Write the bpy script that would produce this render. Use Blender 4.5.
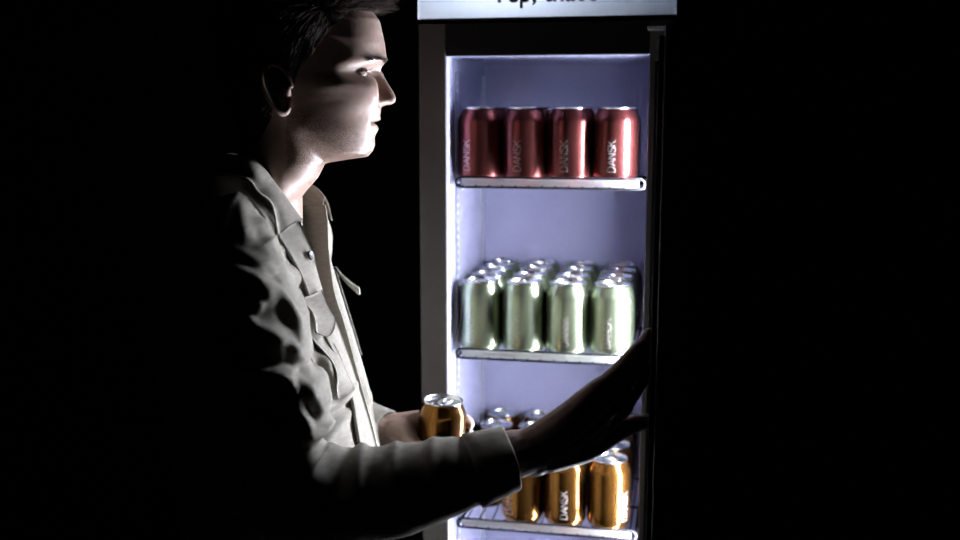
import bpy, bmesh, math, random
import numpy as np
from mathutils import Vector, Matrix, noise
from mathutils.bvhtree import BVHTree

random.seed(7)
rng = np.random.default_rng(7)
for o in list(bpy.data.objects):
    bpy.data.objects.remove(o, do_unlink=True)
scene = bpy.context.scene
col = scene.collection
PI = math.pi

# ------------------------------------------------------------------ camera, world, exposure
CAM = (0.2048, -1.4879, 1.6353)
YAW, PITCH, FPX = 0.1969, 0.1556, 1026.4
cam_data = bpy.data.cameras.new('camera')
cam_data.sensor_width = 36.0
cam_data.lens = 36.0 * FPX / 960.0
cam_data.clip_start = 0.02
cam_data.dof.use_dof = True
cam_data.dof.focus_distance = 1.27
cam_data.dof.aperture_fstop = 2.5
cam = bpy.data.objects.new('camera', cam_data)
cam.location = CAM
cam.rotation_euler = (PI / 2 - PITCH, 0.0, YAW)
col.objects.link(cam)
scene.camera = cam

world = bpy.data.worlds.new('dark_room')
scene.world = world
world.use_nodes = True
world.node_tree.nodes['Background'].inputs[0].default_value = (0.5, 0.55, 0.7, 1)
world.node_tree.nodes['Background'].inputs[1].default_value = 0.0005

scene.view_settings.view_transform = 'Standard'
scene.view_settings.look = 'None'
scene.view_settings.gamma = 1.0
scene.view_settings.use_curve_mapping = False
scene.view_settings.exposure = 0.0

LED_STRENGTH = 640.0
LED_COLOR = (0.86, 0.88, 1.0)
SIGN_STRENGTH = 10.5         # tube inside the sign box

# ------------------------------------------------------------------ materials
def mat(name, base, rough=0.5, metal=0.0, **kw):
    m = bpy.data.materials.new(name)
    m.use_nodes = True
    nt = m.node_tree
    b = nt.nodes['Principled BSDF']
    b.inputs['Base Color'].default_value = (*base, 1)
    b.inputs['Roughness'].default_value = rough
    b.inputs['Metallic'].default_value = metal
    for k, v in kw.items():
        b.inputs[k.replace('_', ' ')].default_value = v
    return m

def noise_bump(m, scale, strength, dist=0.001, detail=3.0, stretch=None):
    nt = m.node_tree
    b = nt.nodes['Principled BSDF']
    tc = nt.nodes.new('ShaderNodeTexCoord')
    n = nt.nodes.new('ShaderNodeTexNoise')
    n.inputs['Scale'].default_value = scale
    n.inputs['Detail'].default_value = detail
    if stretch:
        mp = nt.nodes.new('ShaderNodeMapping')
        mp.inputs['Scale'].default_value = stretch
        nt.links.new(tc.outputs['Object'], mp.inputs['Vector'])
        nt.links.new(mp.outputs[0], n.inputs['Vector'])
    else:
        nt.links.new(tc.outputs['Object'], n.inputs['Vector'])
    bp = nt.nodes.new('ShaderNodeBump')
    bp.inputs['Strength'].default_value = strength
    bp.inputs['Distance'].default_value = dist
    nt.links.new(n.outputs['Fac'], bp.inputs['Height'])
    nt.links.new(bp.outputs[0], b.inputs['Normal'])
    return n

def noise_color(m, c1, c2, scale, lo=0.35, hi=0.65, detail=4.0, stretch=None):
    nt = m.node_tree
    b = nt.nodes['Principled BSDF']
    tc = nt.nodes.new('ShaderNodeTexCoord')
    n = nt.nodes.new('ShaderNodeTexNoise')
    n.inputs['Scale'].default_value = scale
    n.inputs['Detail'].default_value = detail
    if stretch:
        mp = nt.nodes.new('ShaderNodeMapping')
        mp.inputs['Scale'].default_value = stretch
        nt.links.new(tc.outputs['Object'], mp.inputs['Vector'])
        nt.links.new(mp.outputs[0], n.inputs['Vector'])
    else:
        nt.links.new(tc.outputs['Object'], n.inputs['Vector'])
    r = nt.nodes.new('ShaderNodeValToRGB')
    r.color_ramp.elements[0].position = lo
    r.color_ramp.elements[1].position = hi
    r.color_ramp.elements[0].color = (*c1, 1)
    r.color_ramp.elements[1].color = (*c2, 1)
    nt.links.new(n.outputs['Fac'], r.inputs[0])
    nt.links.new(r.outputs[0], b.inputs['Base Color'])
    return r

def emit(name, color, strength):
    m = bpy.data.materials.new(name)
    m.use_nodes = True
    b = m.node_tree.nodes['Principled BSDF']
    b.inputs['Base Color'].default_value = (0.8, 0.8, 0.8, 1)
    b.inputs['Emission Color'].default_value = (*color, 1)
    b.inputs['Emission Strength'].default_value = strength
    return m

M = {}
M['floor'] = mat('floor_dark', (0.03, 0.03, 0.032), 0.6)
noise_color(M['floor'], (0.022, 0.022, 0.024), (0.04, 0.04, 0.042), 6)
M['wall'] = mat('wall_dark', (0.025, 0.025, 0.027), 0.8)
noise_bump(M['wall'], 60, 0.2)
M['shell'] = mat('shell_black', (0.010, 0.010, 0.011), 0.55, Specular_IOR_Level=0.2)
noise_bump(M['shell'], 900, 0.12, 0.0003)
M['frame'] = mat('frame_grey', (0.060, 0.058, 0.055), 0.5)
noise_bump(M['frame'], 700, 0.12, 0.0003)
M['topbar'] = mat('top_bar_black', (0.008, 0.008, 0.0085), 0.6, Specular_IOR_Level=0.15)
noise_bump(M['topbar'], 700, 0.12, 0.0003)
M['liner'] = mat('liner_white', (0.37, 0.385, 0.56), 0.13)
noise_bump(M['liner'], 14, 0.06, 0.002)
M['pilaster'] = mat('pilaster_steel', (0.55, 0.57, 0.66), 0.35, 0.5)
M['wire'] = mat('shelf_wire', (0.008, 0.008, 0.010), 0.6, Specular_IOR_Level=0.06)
M['led'] = emit('led_lens', LED_COLOR, LED_STRENGTH)
M['channel'] = mat('led_channel', (0.55, 0.56, 0.6), 0.35, 0.8)
M['tube'] = emit('sign_tube', (0.80, 0.88, 1.0), SIGN_STRENGTH)
M['signbox'] = mat('sign_box_inside', (0.75, 0.77, 0.82), 0.6)
M['ink'] = mat('sign_ink', (0.01, 0.012, 0.02), 0.6)
M['chrome'] = mat('hinge_metal', (0.75, 0.76, 0.78), 0.4, 0.5)
M['gasket'] = mat('gasket_black', (0.006, 0.006, 0.007), 0.8, Specular_IOR_Level=0.1)
M['rubber'] = mat('rubber', (0.01, 0.01, 0.01), 0.8)
# translucent sign sheet
m = bpy.data.materials.new('sign_sheet'); m.use_nodes = True
nt = m.node_tree; nt.nodes.clear()
out = nt.nodes.new('ShaderNodeOutputMaterial')
tr = nt.nodes.new('ShaderNodeBsdfTranslucent'); tr.inputs[0].default_value = (0.80, 0.84, 0.90, 1)
df = nt.nodes.new('ShaderNodeBsdfDiffuse'); df.inputs[0].default_value = (0.5, 0.52, 0.56, 1)
mx = nt.nodes.new('ShaderNodeMixShader'); mx.inputs[0].default_value = 0.3
nt.links.new(tr.outputs[0], mx.inputs[1]); nt.links.new(df.outputs[0], mx.inputs[2])
nt.links.new(mx.outputs[0], out.inputs[0]); M['sheet'] = m
m = m.copy(); m.name = 'price_strip'; m.node_tree.nodes['Translucent BSDF'].inputs[0].default_value = (0.9, 0.92, 0.95, 1); m.node_tree.nodes['Diffuse BSDF'].inputs[0].default_value = (0.85, 0.87, 0.9, 1); m.node_tree.nodes['Mix Shader'].inputs[0].default_value = 0.5; M['price'] = m
# door glass
m = bpy.data.materials.new('door_glass'); m.use_nodes = True
b = m.node_tree.nodes['Principled BSDF']
b.inputs['Base Color'].default_value = (0.85, 0.9, 0.92, 1); b.inputs['Roughness'].default_value = 0.02
b.inputs['Transmission Weight'].default_value = 1.0; b.inputs['IOR'].default_value = 1.3
M['glass'] = m
# cans
def can_mat(name, base, rough):
    m = mat(name, base, rough, 0.92)
    noise_bump(m, 1500, 0.05, 0.0001)
    return m
M['can_red'] = can_mat('can_red', (0.14, 0.037, 0.035), 0.29)
M['can_green'] = can_mat('can_green', (0.245, 0.292, 0.195), 0.28)
M['can_orange'] = can_mat('can_orange', (0.150, 0.067, 0.014), 0.20)
M['lid'] = mat('can_lid', (0.72, 0.74, 0.76), 0.24, 1.0)
M['tab'] = mat('can_tab', (0.78, 0.79, 0.80), 0.3, 1.0)
M['print'] = mat('can_print', (0.42, 0.39, 0.37), 0.5)

# ------------------------------------------------------------------ mesh helpers
class MB:
    """collects shapes; build() links them as one mesh object"""
    def __init__(s):
        s.v = []; s.f = []; s.sm = []
    def add(s, vs, fs, smooth=True):
        n = len(s.v)
        s.v += [tuple(map(float, p)) for p in vs]
        s.f += [tuple(i + n for i in f) for f in fs]
        s.sm += [smooth] * len(fs)
        return s
    def box(s, x0, x1, y0, y1, z0, z1, bev=0.0):
        if bev <= 0:
            vs = [(x, y, z) for x in (x0, x1) for y in (y0, y1) for z in (z0, z1)]
            fs = [(0, 1, 3, 2), (4, 6, 7, 5), (0, 4, 5, 1), (2, 3, 7, 6), (0, 2, 6, 4), (1, 5, 7, 3)]
            return s.add(vs, fs, False)
        bm = bmesh.new()
        bmesh.ops.create_cube(bm, size=1.0)
        for v in bm.verts:
            v.co = Vector(((x0 + x1) / 2 + v.co.x * (x1 - x0), (y0 + y1) / 2 + v.co.y * (y1 - y0), (z0 + z1) / 2 + v.co.z * (z1 - z0)))
        bmesh.ops.bevel(bm, geom=list(bm.edges), offset=bev, segments=2, profile=0.5, affect='EDGES')
        bm.verts.index_update()
        s.add([v.co for v in bm.verts], [[v.index for v in f.verts] for f in bm.faces], False)
        bm.free()
        return s
    def lathe(s, prof, n=40, cap0=True, cap1=True):
        vs = []; fs = []
        for r, z in prof:
            for k in range(n):
                a = 2 * PI * k / n
                vs.append((r * math.cos(a), r * math.sin(a), z))
        for i in range(len(prof) - 1):
            for k in range(n):
                k2 = (k + 1) % n
                fs.append((i * n + k, i * n + k2, (i + 1) * n + k2, (i + 1) * n + k))
        if cap0: fs.append(tuple(reversed(range(n))))
        if cap1: fs.append(tuple(range((len(prof) - 1) * n, len(prof) * n)))
        return s.add(vs, fs)
    def tube(s, path, r, n=8, closed=False, cap=True):
        P = [Vector(p) for p in path]; m = len(P)
        rr = r if hasattr(r, '__len__') else [r] * m
        T = []
        for i in range(m):
            a = P[(i - 1) % m] if (closed or i > 0) else P[i]
            b = P[(i + 1) % m] if (closed or i < m - 1) else P[i]
            T.append((b - a).normalized())
        up = Vector((0, 0, 1)) if abs(T[0].z) < 0.9 else Vector((1, 0, 0))
        N = T[0].cross(up).normalized()
        vs = []; fs = []
        for i in range(m):
            N = (N - T[i] * N.dot(T[i])).normalized()
            B = T[i].cross(N)
            for k in range(n):
                a = 2 * PI * k / n
                vs.append(P[i] + (N * math.cos(a) + B * math.sin(a)) * rr[i])
        for i in range(m if closed else m - 1):
            i2 = (i + 1) % m
            for k in range(n):
                k2 = (k + 1) % n
                fs.append((i * n + k, i * n + k2, i2 * n + k2, i2 * n + k))
        if cap and not closed:
            fs.append(tuple(reversed(range(n)))); fs.append(tuple(range((m - 1) * n, m * n)))
        return s.add(vs, fs)
    def grid(s, G, wrap_u=False, wrap_v=False, flip=False):
        """G[i][j] points"""
        a = len(G); b = len(G[0]); vs = [p for row in G for p in row]; fs = []
        for i in range(a if wrap_u else a - 1):
            for j in range(b if wrap_v else b - 1):
                i2 = (i + 1) % a; j2 = (j + 1) % b
                q = (i * b + j, i2 * b + j, i2 * b + j2, i * b + j2)
                fs.append(q[::-1] if flip else q)
        return s.add(vs, fs)
    def mesh(s, name, m):
        me = bpy.data.meshes.new(name)
        me.from_pydata(s.v, [], s.f)
        me.polygons.foreach_set('use_smooth', s.sm)
        if m: me.materials.append(m)
        me.validate(); me.update()
        return me
    def build(s, name, m, parent=None):
        return link(name, s.mesh(name, m), parent)

def link(name, me, parent=None):
    o = bpy.data.objects.new(name, me)
    col.objects.link(o)
    if parent: o.parent = parent
    return o

def tag(o, label=None, cat=None, group=None, kind=None):
    if label: o['label'] = label
    if cat: o['category'] = cat
    if group: o['group'] = group
    if kind: o['kind'] = kind
    return o

def empty(name, loc=(0, 0, 0), rz=0.0):
    o = bpy.data.objects.new(name, None)
    o.empty_display_size = 0.05
    o.location = loc; o.rotation_euler = (0, 0, rz)
    col.objects.link(o)
    return o

# ------------------------------------------------------------------ the room
f_ = MB().box(-3.5, 3.5, -4.2, 1.7, -0.05, 0.0).build('floor', M['floor']); tag(f_, 'dark floor of the unlit room', 'floor', kind='structure')
w_ = MB().box(-3.5, 3.5, 1.7, 1.8, 0.0, 2.7).build('wall_back', M['wall']); tag(w_, 'dark wall behind the fridge', 'wall', kind='structure')
w_ = MB().box(-3.6, -3.5, -4.2, 1.8, 0.0, 2.7).build('wall_left', M['wall']); tag(w_, 'dark wall far to the left of the man', 'wall', kind='structure')
w_ = MB().box(3.5, 3.6, -4.2, 1.8, 0.0, 2.7).build('wall_right', M['wall']); tag(w_, 'dark wall far to the right of the fridge', 'wall', kind='structure')

# ------------------------------------------------------------------ the fridge
FX0, FX1, FD, FTOP = -0.183, 0.186, 0.42, 1.757
OX0, OX1, OTOP, OBOT = -0.142, 0.151, 1.711, 0.15
LX0, LX1, LBACK = -0.144, 0.1590, 0.303
fr = empty('drinks_fridge', (0, 0, 0))
tag(fr, 'tall narrow drinks fridge, lit inside, dark frame and backlit sign on top', 'fridge')

sh = MB()
sh.box(FX0, LX0 - 0.006, 0.004, FD, 0.06, FTOP, 0.002)
sh.box(LX1 + 0.006, FX1, 0.004, FD, 0.06, FTOP, 0.002)
sh.box(LX0 - 0.006, LX1 + 0.006, LBACK + 0.01, FD, 0.06, FTOP)
sh.box(LX0 - 0.006, LX1 + 0.006, 0.004, LBACK + 0.01, OTOP + 0.008, FTOP)
sh.box(LX0 - 0.006, LX1 + 0.006, 0.004, LBACK + 0.01, 0.06, OBOT - 0.008)
sh.build('cabinet_shell', M['shell'], fr)

ln = MB()
t = 0.005
ln.box(LX0 - t, LX0, 0.0, LBACK + t, OBOT - t, OTOP + t)
ln.box(LX1, LX1 + t, 0.0, LBACK + t, OBOT - t, OTOP + t)
ln.box(LX0, LX1, LBACK, LBACK + t, OBOT - t, OTOP + t)
ln.box(LX0, LX1, 0.0, LBACK, OTOP, OTOP + t)
ln.box(LX0, LX1, 0.0, LBACK, OBOT - t, OBOT)
ln.build('liner', M['liner'], fr)

MB().box(FX0, OX0, -0.004, 0.004, 0.08, FTOP, 0.0015).build('frame_upright', M['frame'], fr)
MB().box(OX1, FX1, -0.004, 0.004, 0.08, FTOP, 0.0015).build('frame_upright', M['frame'], fr)
MB().box(OX0 + 0.0002, OX1 - 0.0002, -0.0035, 0.004, OTOP, FTOP, 0.0015).build('frame_top_bar', M['topbar'], fr)
MB().box(OX0 + 0.0002, OX1 - 0.0002, -0.0035, 0.004, 0.08, OBOT, 0.0015).build('frame_bottom_bar', M['topbar'], fr)
gr = MB().box(FX0 + 0.01, FX1 - 0.01, 0.01, FD - 0.02, 0.03, 0.062).build('base_plinth', M['shell'], fr)
for x in (FX0 + 0.03, FX1 - 0.03):
    for y in (0.04, FD - 0.05):
        mb = MB().lathe([(0.016, 0), (0.018, 0.004), (0.012, 0.01), (0.008, 0.012), (0.008, 0.032)], 16)
        mb.v = [(a + x, b + y, c) for a, b, c in mb.v]
        mb.build('foot', M['rubber'], fr)

# pilasters: perforated shelf standards (two rails joined by rungs, the slots stay open)
def pilaster(x, inward, y):
    mb = MB()
    xa, xb = (x, x + 0.0025) if inward > 0 else (x - 0.0025, x)
    mb.box(xa, xb, y - 0.008, y - 0.0035, OBOT + 0.01, OTOP - 0.02)
    mb.box(xa, xb, y + 0.0035, y + 0.008, OBOT + 0.01, OTOP - 0.02)
    z = OBOT + 0.01
    while z < OTOP - 0.03:
        mb.box(xa, xb, y - 0.0035, y + 0.0035, z, z + 0.005); z += 0.0125
    mb.build('shelf_standard', M['pilaster'], fr)
for y in (0.072, 0.285):
    pilaster(LX0, 1, y)
    pilaster(LX1, -1, y)

# wire shelves
SHELF_Z = [1.527, 1.2627, 0.9872, 0.712, 0.437]
SX0, SX1, SY0, SY1 = -0.134, 0.1475, 0.024, 0.297
def wire_me(r, a, b, name):
    return MB().tube([a, b], r, 6).mesh(name, M['wire'])
w_depth = wire_me(0.0013, (0, SY0 - 0.001, 0), (0, SY1, 0), 'wire')
def rounded_loop(x0, x1, z0, z1, y, seg=6):
    r = (z1 - z0) / 2; zc = (z0 + z1) / 2; pts = []
    for k in range(seg + 1):
        a = -PI / 2 + PI * k / seg
        pts.append((x1 - r + r * math.cos(a), y, zc + r * math.sin(a)))
    for k in range(seg + 1):
        a = PI / 2 + PI * k / seg
        pts.append((x0 + r + r * math.cos(a), y, zc + r * math.sin(a)))
    return pts
loop_me = MB().tube(rounded_loop(SX0, SX1, -0.0075, 0.0072, SY0), 0.0018, 8, closed=True).mesh('front_rail', M['wire'])
side_me = MB().tube([(0, SY0, -0.006), (0, SY1, -0.006)], 0.0022, 8).mesh('side_rail', M['wire'])
back_me = MB().tube([(SX0, SY1 - 0.002, -0.008), (SX1, SY1 - 0.002, -0.008)], 0.0022, 8).mesh('back_rail', M['wire'])
mid_me = MB().tube([(SX0, 0.16, -0.008), (SX1, 0.16, -0.008)], 0.0022, 8).mesh('cross_rail', M['wire'])
strip_me = MB().grid([[(x, SY0 + 0.0022, -0.0058), (x, SY0 + 0.0030, 0.0), (x, SY0 + 0.0022, 0.0055)] for x in (SX0 + 0.008, SX1 - 0.008)]).mesh('price_strip', M['price'])
clip_me = MB().box(0, 0.008, -0.006, 0.006, -0.016, -0.009, 0.001).box(0, 0.002, -0.004, 0.004, -0.009, 0.006).mesh('shelf_clip', M['pilaster'])
for si, z in enumerate(SHELF_Z):
    s_ = empty('wire_shelf', (0, 0, z)); s_.parent = fr
    link('front_rail', loop_me, s_)
    link('price_strip', strip_me, s_)['label'] = 'pale plastic strip between the front rails'
    for x in (SX0 + 0.0015, SX1 - 0.0015):
        link('side_rail', side_me, s_).location = (x, 0, 0)
    link('back_rail', back_me, s_); link('cross_rail', mid_me, s_)
    n = 14
    for k in range(n):
        w = link('wire', w_depth, s_)
        w.location = (SX0 + 0.0105 + (SX1 - SX0 - 0.021) * k / (n - 1), 0, -0.0055)
    for y in (0.072, 0.285):
        c = link('shelf_clip', clip_me, s_); c.location = (LX0 + 0.0025, y, 0)
        c = link('shelf_clip', clip_me, s_); c.location = (LX1 - 0.0025, y, 0); c.rotation_euler = (0, 0, PI)

# vertical LED light on the right wall, just inside the opening
LED_TOP, LED_BOT = 1.640, 0.80
led = MB().box(LX1 - 0.0012, LX1, 0.0065, 0.0265, LED_BOT - 0.01, LED_TOP + 0.01)
led.box(LX1 - 0.0085, LX1 - 0.0012, 0.0228, 0.0262, LED_BOT - 0.01, LED_TOP + 0.01)
led = led.build('led_channel', M['channel'], fr)
lens = MB()
z = LED_BOT
hr = [(0.0, 0.0060), (0.0060, 0.0060), (0.0062, 0.0010), (0.0056, -0.0020), (0.0042, -0.0044), (0.0022, -0.0058), (0.0, -0.0062)]
while z < LED_TOP - 0.012:
    vs = []
    for zz in (z, z + 0.0095):
        for px_, py_ in hr: vs.append((LX1 - 0.0013 - px_, 0.0165 + py_, zz))
    fs = [(k, k + 1, k + 8, k + 7) for k in range(6)] + [tuple(reversed(range(7))), tuple(range(7, 14)), (6, 0, 7, 13)]
    lens.add(vs, fs, False); z += 0.0125
tag(lens.build('led_lens', M['led'], led), 'row of glowing white light lenses')

# sign box
SZ0, SZ1 = 1.764, 1.945
sb = MB()
sb.box(FX0, FX1, 0.012, 0.13, SZ0 - 0.002, SZ0 + 0.002)
sb.box(FX0, FX1, -0.010, 0.13, SZ1 - 0.004, SZ1)
sb.box(FX0, FX0 + 0.003, 0.012, 0.13, SZ0 + 0.002, SZ1 - 0.004)
sb.box(FX1 - 0.003, FX1, 0.012, 0.13, SZ0 + 0.002, SZ1 - 0.004)
sb.box(FX0 + 0.003, FX1 - 0.003, 0.126, 0.13, SZ0 + 0.002, SZ1 - 0.004)
sgn = empty('sign_box'); sgn.parent = fr
sb.build('sign_case', M['shell'], sgn)
inn = MB()
inn.box(FX0 + 0.003, FX1 - 0.003, 0.122, 0.125, SZ0 + 0.003, SZ1 - 0.005)
inn.box(FX0 + 0.003, FX1 - 0.003, 0.0, 0.122, SZ0 + 0.003, SZ0 + 0.005)
inn.box(FX0 + 0.003, FX1 - 0.003, 0.0, 0.122, SZ1 - 0.008, SZ1 - 0.005)
inn.box(FX0 + 0.003, FX0 + 0.006, 0.0, 0.122, SZ0 + 0.005, SZ1 - 0.008)
inn.box(FX1 - 0.006, FX1 - 0.003, 0.0, 0.122, SZ0 + 0.005, SZ1 - 0.008)
inn.build('sign_reflector', M['signbox'], sgn)
# gently wrapped translucent sheet
G = []
for i, z in enumerate((SZ0, SZ1)):
    row = []
    for x, y in ((FX0, 0.012), (FX0, -0.006), (FX0 + 0.002, -0.0095), (FX0 + 0.006, -0.011), (0, -0.011), (FX1 - 0.006, -0.011), (FX1 - 0.002, -0.0095), (FX1, -0.006), (FX1, 0.012)):
        row.append((x, y, z))
    G.append(row)
mb = MB(); mb.grid(G, flip=True)
tag(mb.build('sign_panel', M['sheet'], sgn), 'glowing pale blue-white sign panel')
mb = MB().tube([(-0.12, 0.055, 1.82), (0.03, 0.055, 1.82)], 0.009, 12)
mb.build('sign_tube', M['tube'], sgn)
# lettering on the sign
cu = bpy.data.curves.new('sign_lettering', 'FONT')
cu.body = "Yep, that's"
cu.size = 0.0335; cu.offset = 0.00055; cu.extrude = 0.0006; cu.resolution_u = 6
tmp = bpy.data.objects.new('tmp_text', cu); col.objects.link(tmp)
dg = bpy.context.evaluated_depsgraph_get()
me = bpy.data.meshes.new_from_object(tmp.evaluated_get(dg))
bpy.data.objects.remove(tmp, do_unlink=True)
xs = [v.co.x for v in me.vertices]
tx0, tx1 = min(xs), max(xs)
S_ = 0.152 / (tx1 - tx0)
for v in me.vertices:
    x, y, z_ = v.co
    v.co = (-0.0735 + (x - tx0) * S_, -0.0118 - z_, 1.7852 + y * S_)
me.materials.clear(); me.materials.append(M['ink'])
tag(link('sign_lettering', me, sgn), 'black lettering on the sign')

# hinge at the top right
hg = MB().box(0.148, 0.180, -0.034, 0.002, 1.7430, 1.7470, 0.001)
tag(hg.build('hinge_bracket', M['chrome'], fr), 'bright metal hinge bracket')
mb = MB().lathe([(0.004, 0), (0.004, 0.022)], 12); mb.v = [(a + 0.181, b - 0.018, c + 1.722) for a, b, c in mb.v]
mb.build('hinge_pin', M['chrome'], fr)

# door, swung open square to the front
DW, DZ0, DZ1, DT = 0.366, 0.085, 1.724, 0.038
dr = empty('door', (0.1625, -0.008, 0)); dr.parent = fr
# local: y runs from the hinge (0) towards the room (-DW), x from inner face (0) outwards
dr.rotation_euler = (0, 0, math.radians(2.4))
fw = 0.045
MB().box(0.002, DT, -DW, -DW + fw, DZ0, DZ1, 0.002).build('door_stile', M['shell'], dr)
MB().box(0.002, DT, -fw, 0, DZ0, DZ1, 0.002).build('door_stile', M['shell'], dr)
MB().box(0.003, DT - 0.001, -DW + fw, -fw, DZ1 - fw, DZ1 - 0.001, 0.001).build('door_rail', M['shell'], dr)
MB().box(0.003, DT - 0.001, -DW + fw, -fw, DZ0 + 0.001, DZ0 + fw, 0.001).build('door_rail', M['shell'], dr)
MB().box(0.012, 0.016, -DW + fw - 0.005, -fw + 0.005, DZ0 + fw - 0.005, DZ1 - fw + 0.005).build('door_glass', M['glass'], dr)
gk = MB()
gy0, gy1, gz0, gz1 = -DW + 0.012, -0.012, DZ0 + 0.012, DZ1 - 0.012
for a in ((gy0, gy0 + 0.012, gz0, gz1), (gy1 - 0.012, gy1, gz0, gz1)):
    gk.box(-0.004, 0.002, a[0], a[1], a[2], a[3], 0.001)
gk.box(-0.004, 0.002, gy0 + 0.012, gy1 - 0.012, gz0, gz0 + 0.012, 0.001)
gk.box(-0.004, 0.002, gy0 + 0.012, gy1 - 0.012, gz1 - 0.012, gz1, 0.001)
gk.build('door_gasket', M['gasket'], dr)
MB().box(DT, DT + 0.006, -DW + 0.010, -DW + 0.030, 1.0, 1.3, 0.002).build('door_grip', M['gasket'], dr)

# ------------------------------------------------------------------ cans
H = 0.115
body_prof = [(0.0, 0.009), (0.010, 0.008), (0.019, 0.004), (0.0225, 0.0008), (0.0235, 0.0), (0.0245, 0.0004), (0.0265, 0.003), (0.0298, 0.0085), (0.0322, 0.0125), (0.0330, 0.0165),
             (0.0330, 0.040), (0.0330, 0.070), (0.0330, 0.0935), (0.0326, 0.0962), (0.0314, 0.0995), (0.0295, 0.1040), (0.0275, 0.1085), (0.0266, 0.1105), (0.0264, 0.1122)]
lid_prof = [(0.0264, 0.1120), (0.0272, 0.1126), (0.0277, 0.1138), (0.0274, 0.1148), (0.0267, 0.1151), (0.0259, 0.1147), (0.0252, 0.1128), (0.0246, 0.1095), (0.0240, 0.1085), (0.0232, 0.1090), (0.0226, 0.1108), (0.0215, 0.1114), (0.0150, 0.1114), (0.0002, 0.1114)]
body_prof = [(r * 1.03, z_) for r, z_ in body_prof]
lid_prof = [(r * 1.03, z_) for r, z_ in lid_prof]
def can_body(m): return MB().lathe(body_prof, 44, False, False).mesh('body', m)
lid_me = MB().lathe(lid_prof, 44, False, True)
# scored opening: a shallow raised bead ring
ring = [(0.0 + 0.0085 * math.cos(a), 0.0125 + 0.0075 * math.sin(a), 0.1116) for a in np.linspace(0, 2 * PI, 20, endpoint=False)]
lid_me.tube(ring, 0.0005, 5, closed=True)
lid_me = lid_me.mesh('lid', M['lid'])
# pull tab: outline plate with a finger hole
tabm = MB()
def tab_outline(k, sc, n=24):
    a = 2 * PI * k / n
    x = 0.0078 * math.copysign(abs(math.cos(a)) ** 0.75, math.cos(a)) * (1.0 - 0.18 * math.sin(a))
    y = 0.0120 * math.copysign(abs(math.sin(a)) ** 0.85, math.sin(a))
    return x * sc, y * sc
n = 24
rows = []
for z_, sc in ((0.1117, 0.98), (0.1127, 1.0), (0.1131, 0.93)):
    rows.append([(tab_outline(k, sc)[0], tab_outline(k, sc)[1] - 0.004, z_) for k in range(n)])
hole = []
for k in range(n):
    a = 2 * PI * k / n
    hole.append((0.0046 * math.cos(a), -0.0095 + 0.0042 * math.sin(a), 0.1130))
hole2 = [(x, y, 0.1118) for x, y, _ in hole]
rows += [hole, hole2]
tabm.grid(rows, wrap_v=True, flip=True)
rv = MB().lathe([(0.0022, 0.1130), (0.0022, 0.1138), (0.0012, 0.1141)], 12, False, True)
tabm.add(rv.v, rv.f)
tab_me = tabm.mesh('tab', M['tab'])

# lettering: single-line capitals drawn as ribbons wrapped on the can wall
LET = {
    'D': [[(0, 0), (0, 1)], [(0, 1), (0.28, 1), (0.5, 0.88), (0.62, 0.66), (0.64, 0.5), (0.62, 0.34), (0.5, 0.12), (0.28, 0), (0, 0)]],
    'A': [[(0, 0), (0.34, 1), (0.68, 0)], [(0.13, 0.34), (0.55, 0.34)]],
    'N': [[(0, 0), (0, 1), (0.62, 0), (0.62, 1)]],
    'S': [[(0.56, 0.84), (0.45, 0.96), (0.28, 1), (0.1, 0.93), (0.04, 0.77), (0.12, 0.6), (0.3, 0.52), (0.48, 0.43), (0.58, 0.27), (0.52, 0.08), (0.3, 0), (0.1, 0.05), (0, 0.18)]],
    'K': [[(0, 0), (0, 1)], [(0.6, 1), (0, 0.42)], [(0.2, 0.6), (0.62, 0)]],
}
ADV = {'D': 0.80, 'A': 0.80, 'N': 0.80, 'S': 0.74, 'K': 0.66}
def lettering_mesh(m):
    mb = MB(); CH = 0.0118; wd = 0.00042; R = 0.03415
    s = 0.0; tot = sum(ADV[c] for c in 'DANSK'); SC = 0.046 / tot
    def P(a, b): # a along the text, b cap height
        th = -(b - CH / 2) / R
        return (R * math.sin(th), -R * math.cos(th), 0.021 + a)
    for ch in 'DANSK':
        for st in LET[ch]:
            pts = []
            for i in range(len(st) - 1):
                p, q = np.array(st[i]), np.array(st[i + 1])
                for k in range(4): pts.append(p + (q - p) * k / 4)
            pts.append(np.array(st[-1]))
            pts = [np.array(((s + p[0]) * SC, p[1] * CH)) for p in pts]
            L = []; Rr = []
            for i, p in enumerate(pts):
                d = pts[min(i + 1, len(pts) - 1)] - pts[max(i - 1, 0)]
                d = d / (np.linalg.norm(d) + 1e-9); nn = np.array((-d[1], d[0])) * wd
                L.append(P(*(p + nn))); Rr.append(P(*(p - nn)))
            mb.grid([L, Rr])
        s += ADV[ch]
    return mb.mesh('lettering', m)
let_me = lettering_mesh(M['print'])
BODY = {k: can_body(M['can_' + k]) for k in ('red', 'green', 'orange')}
def can(kind, loc, rz, label, group=None):
    c = empty('drink_can', loc, rz)
    tag(c, label, 'can', group)
    link('body', BODY[kind], c)
    l = link('lid', lid_me, c); l['label'] = 'silver lid'
    link('tab', tab_me, l)
    t_ = link('lettering', let_me, c); t_['label'] = 'pale lettering up the side'
    return c
PX, PY, YC = 0.0683, 0.0683, 0.0610
ORD = ['leftmost', 'second from left', 'third from left', 'rightmost']
ROW = ['front row', 'second row', 'third row', 'back row']
ROT = {('red', 0): (-0.50, -0.20, -0.16, -0.10), ('green', 0): (-0.30, -0.22, -0.02, -0.14), ('orange', 0): (0.0, -0.5, 0.05, 0.9)}
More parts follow.
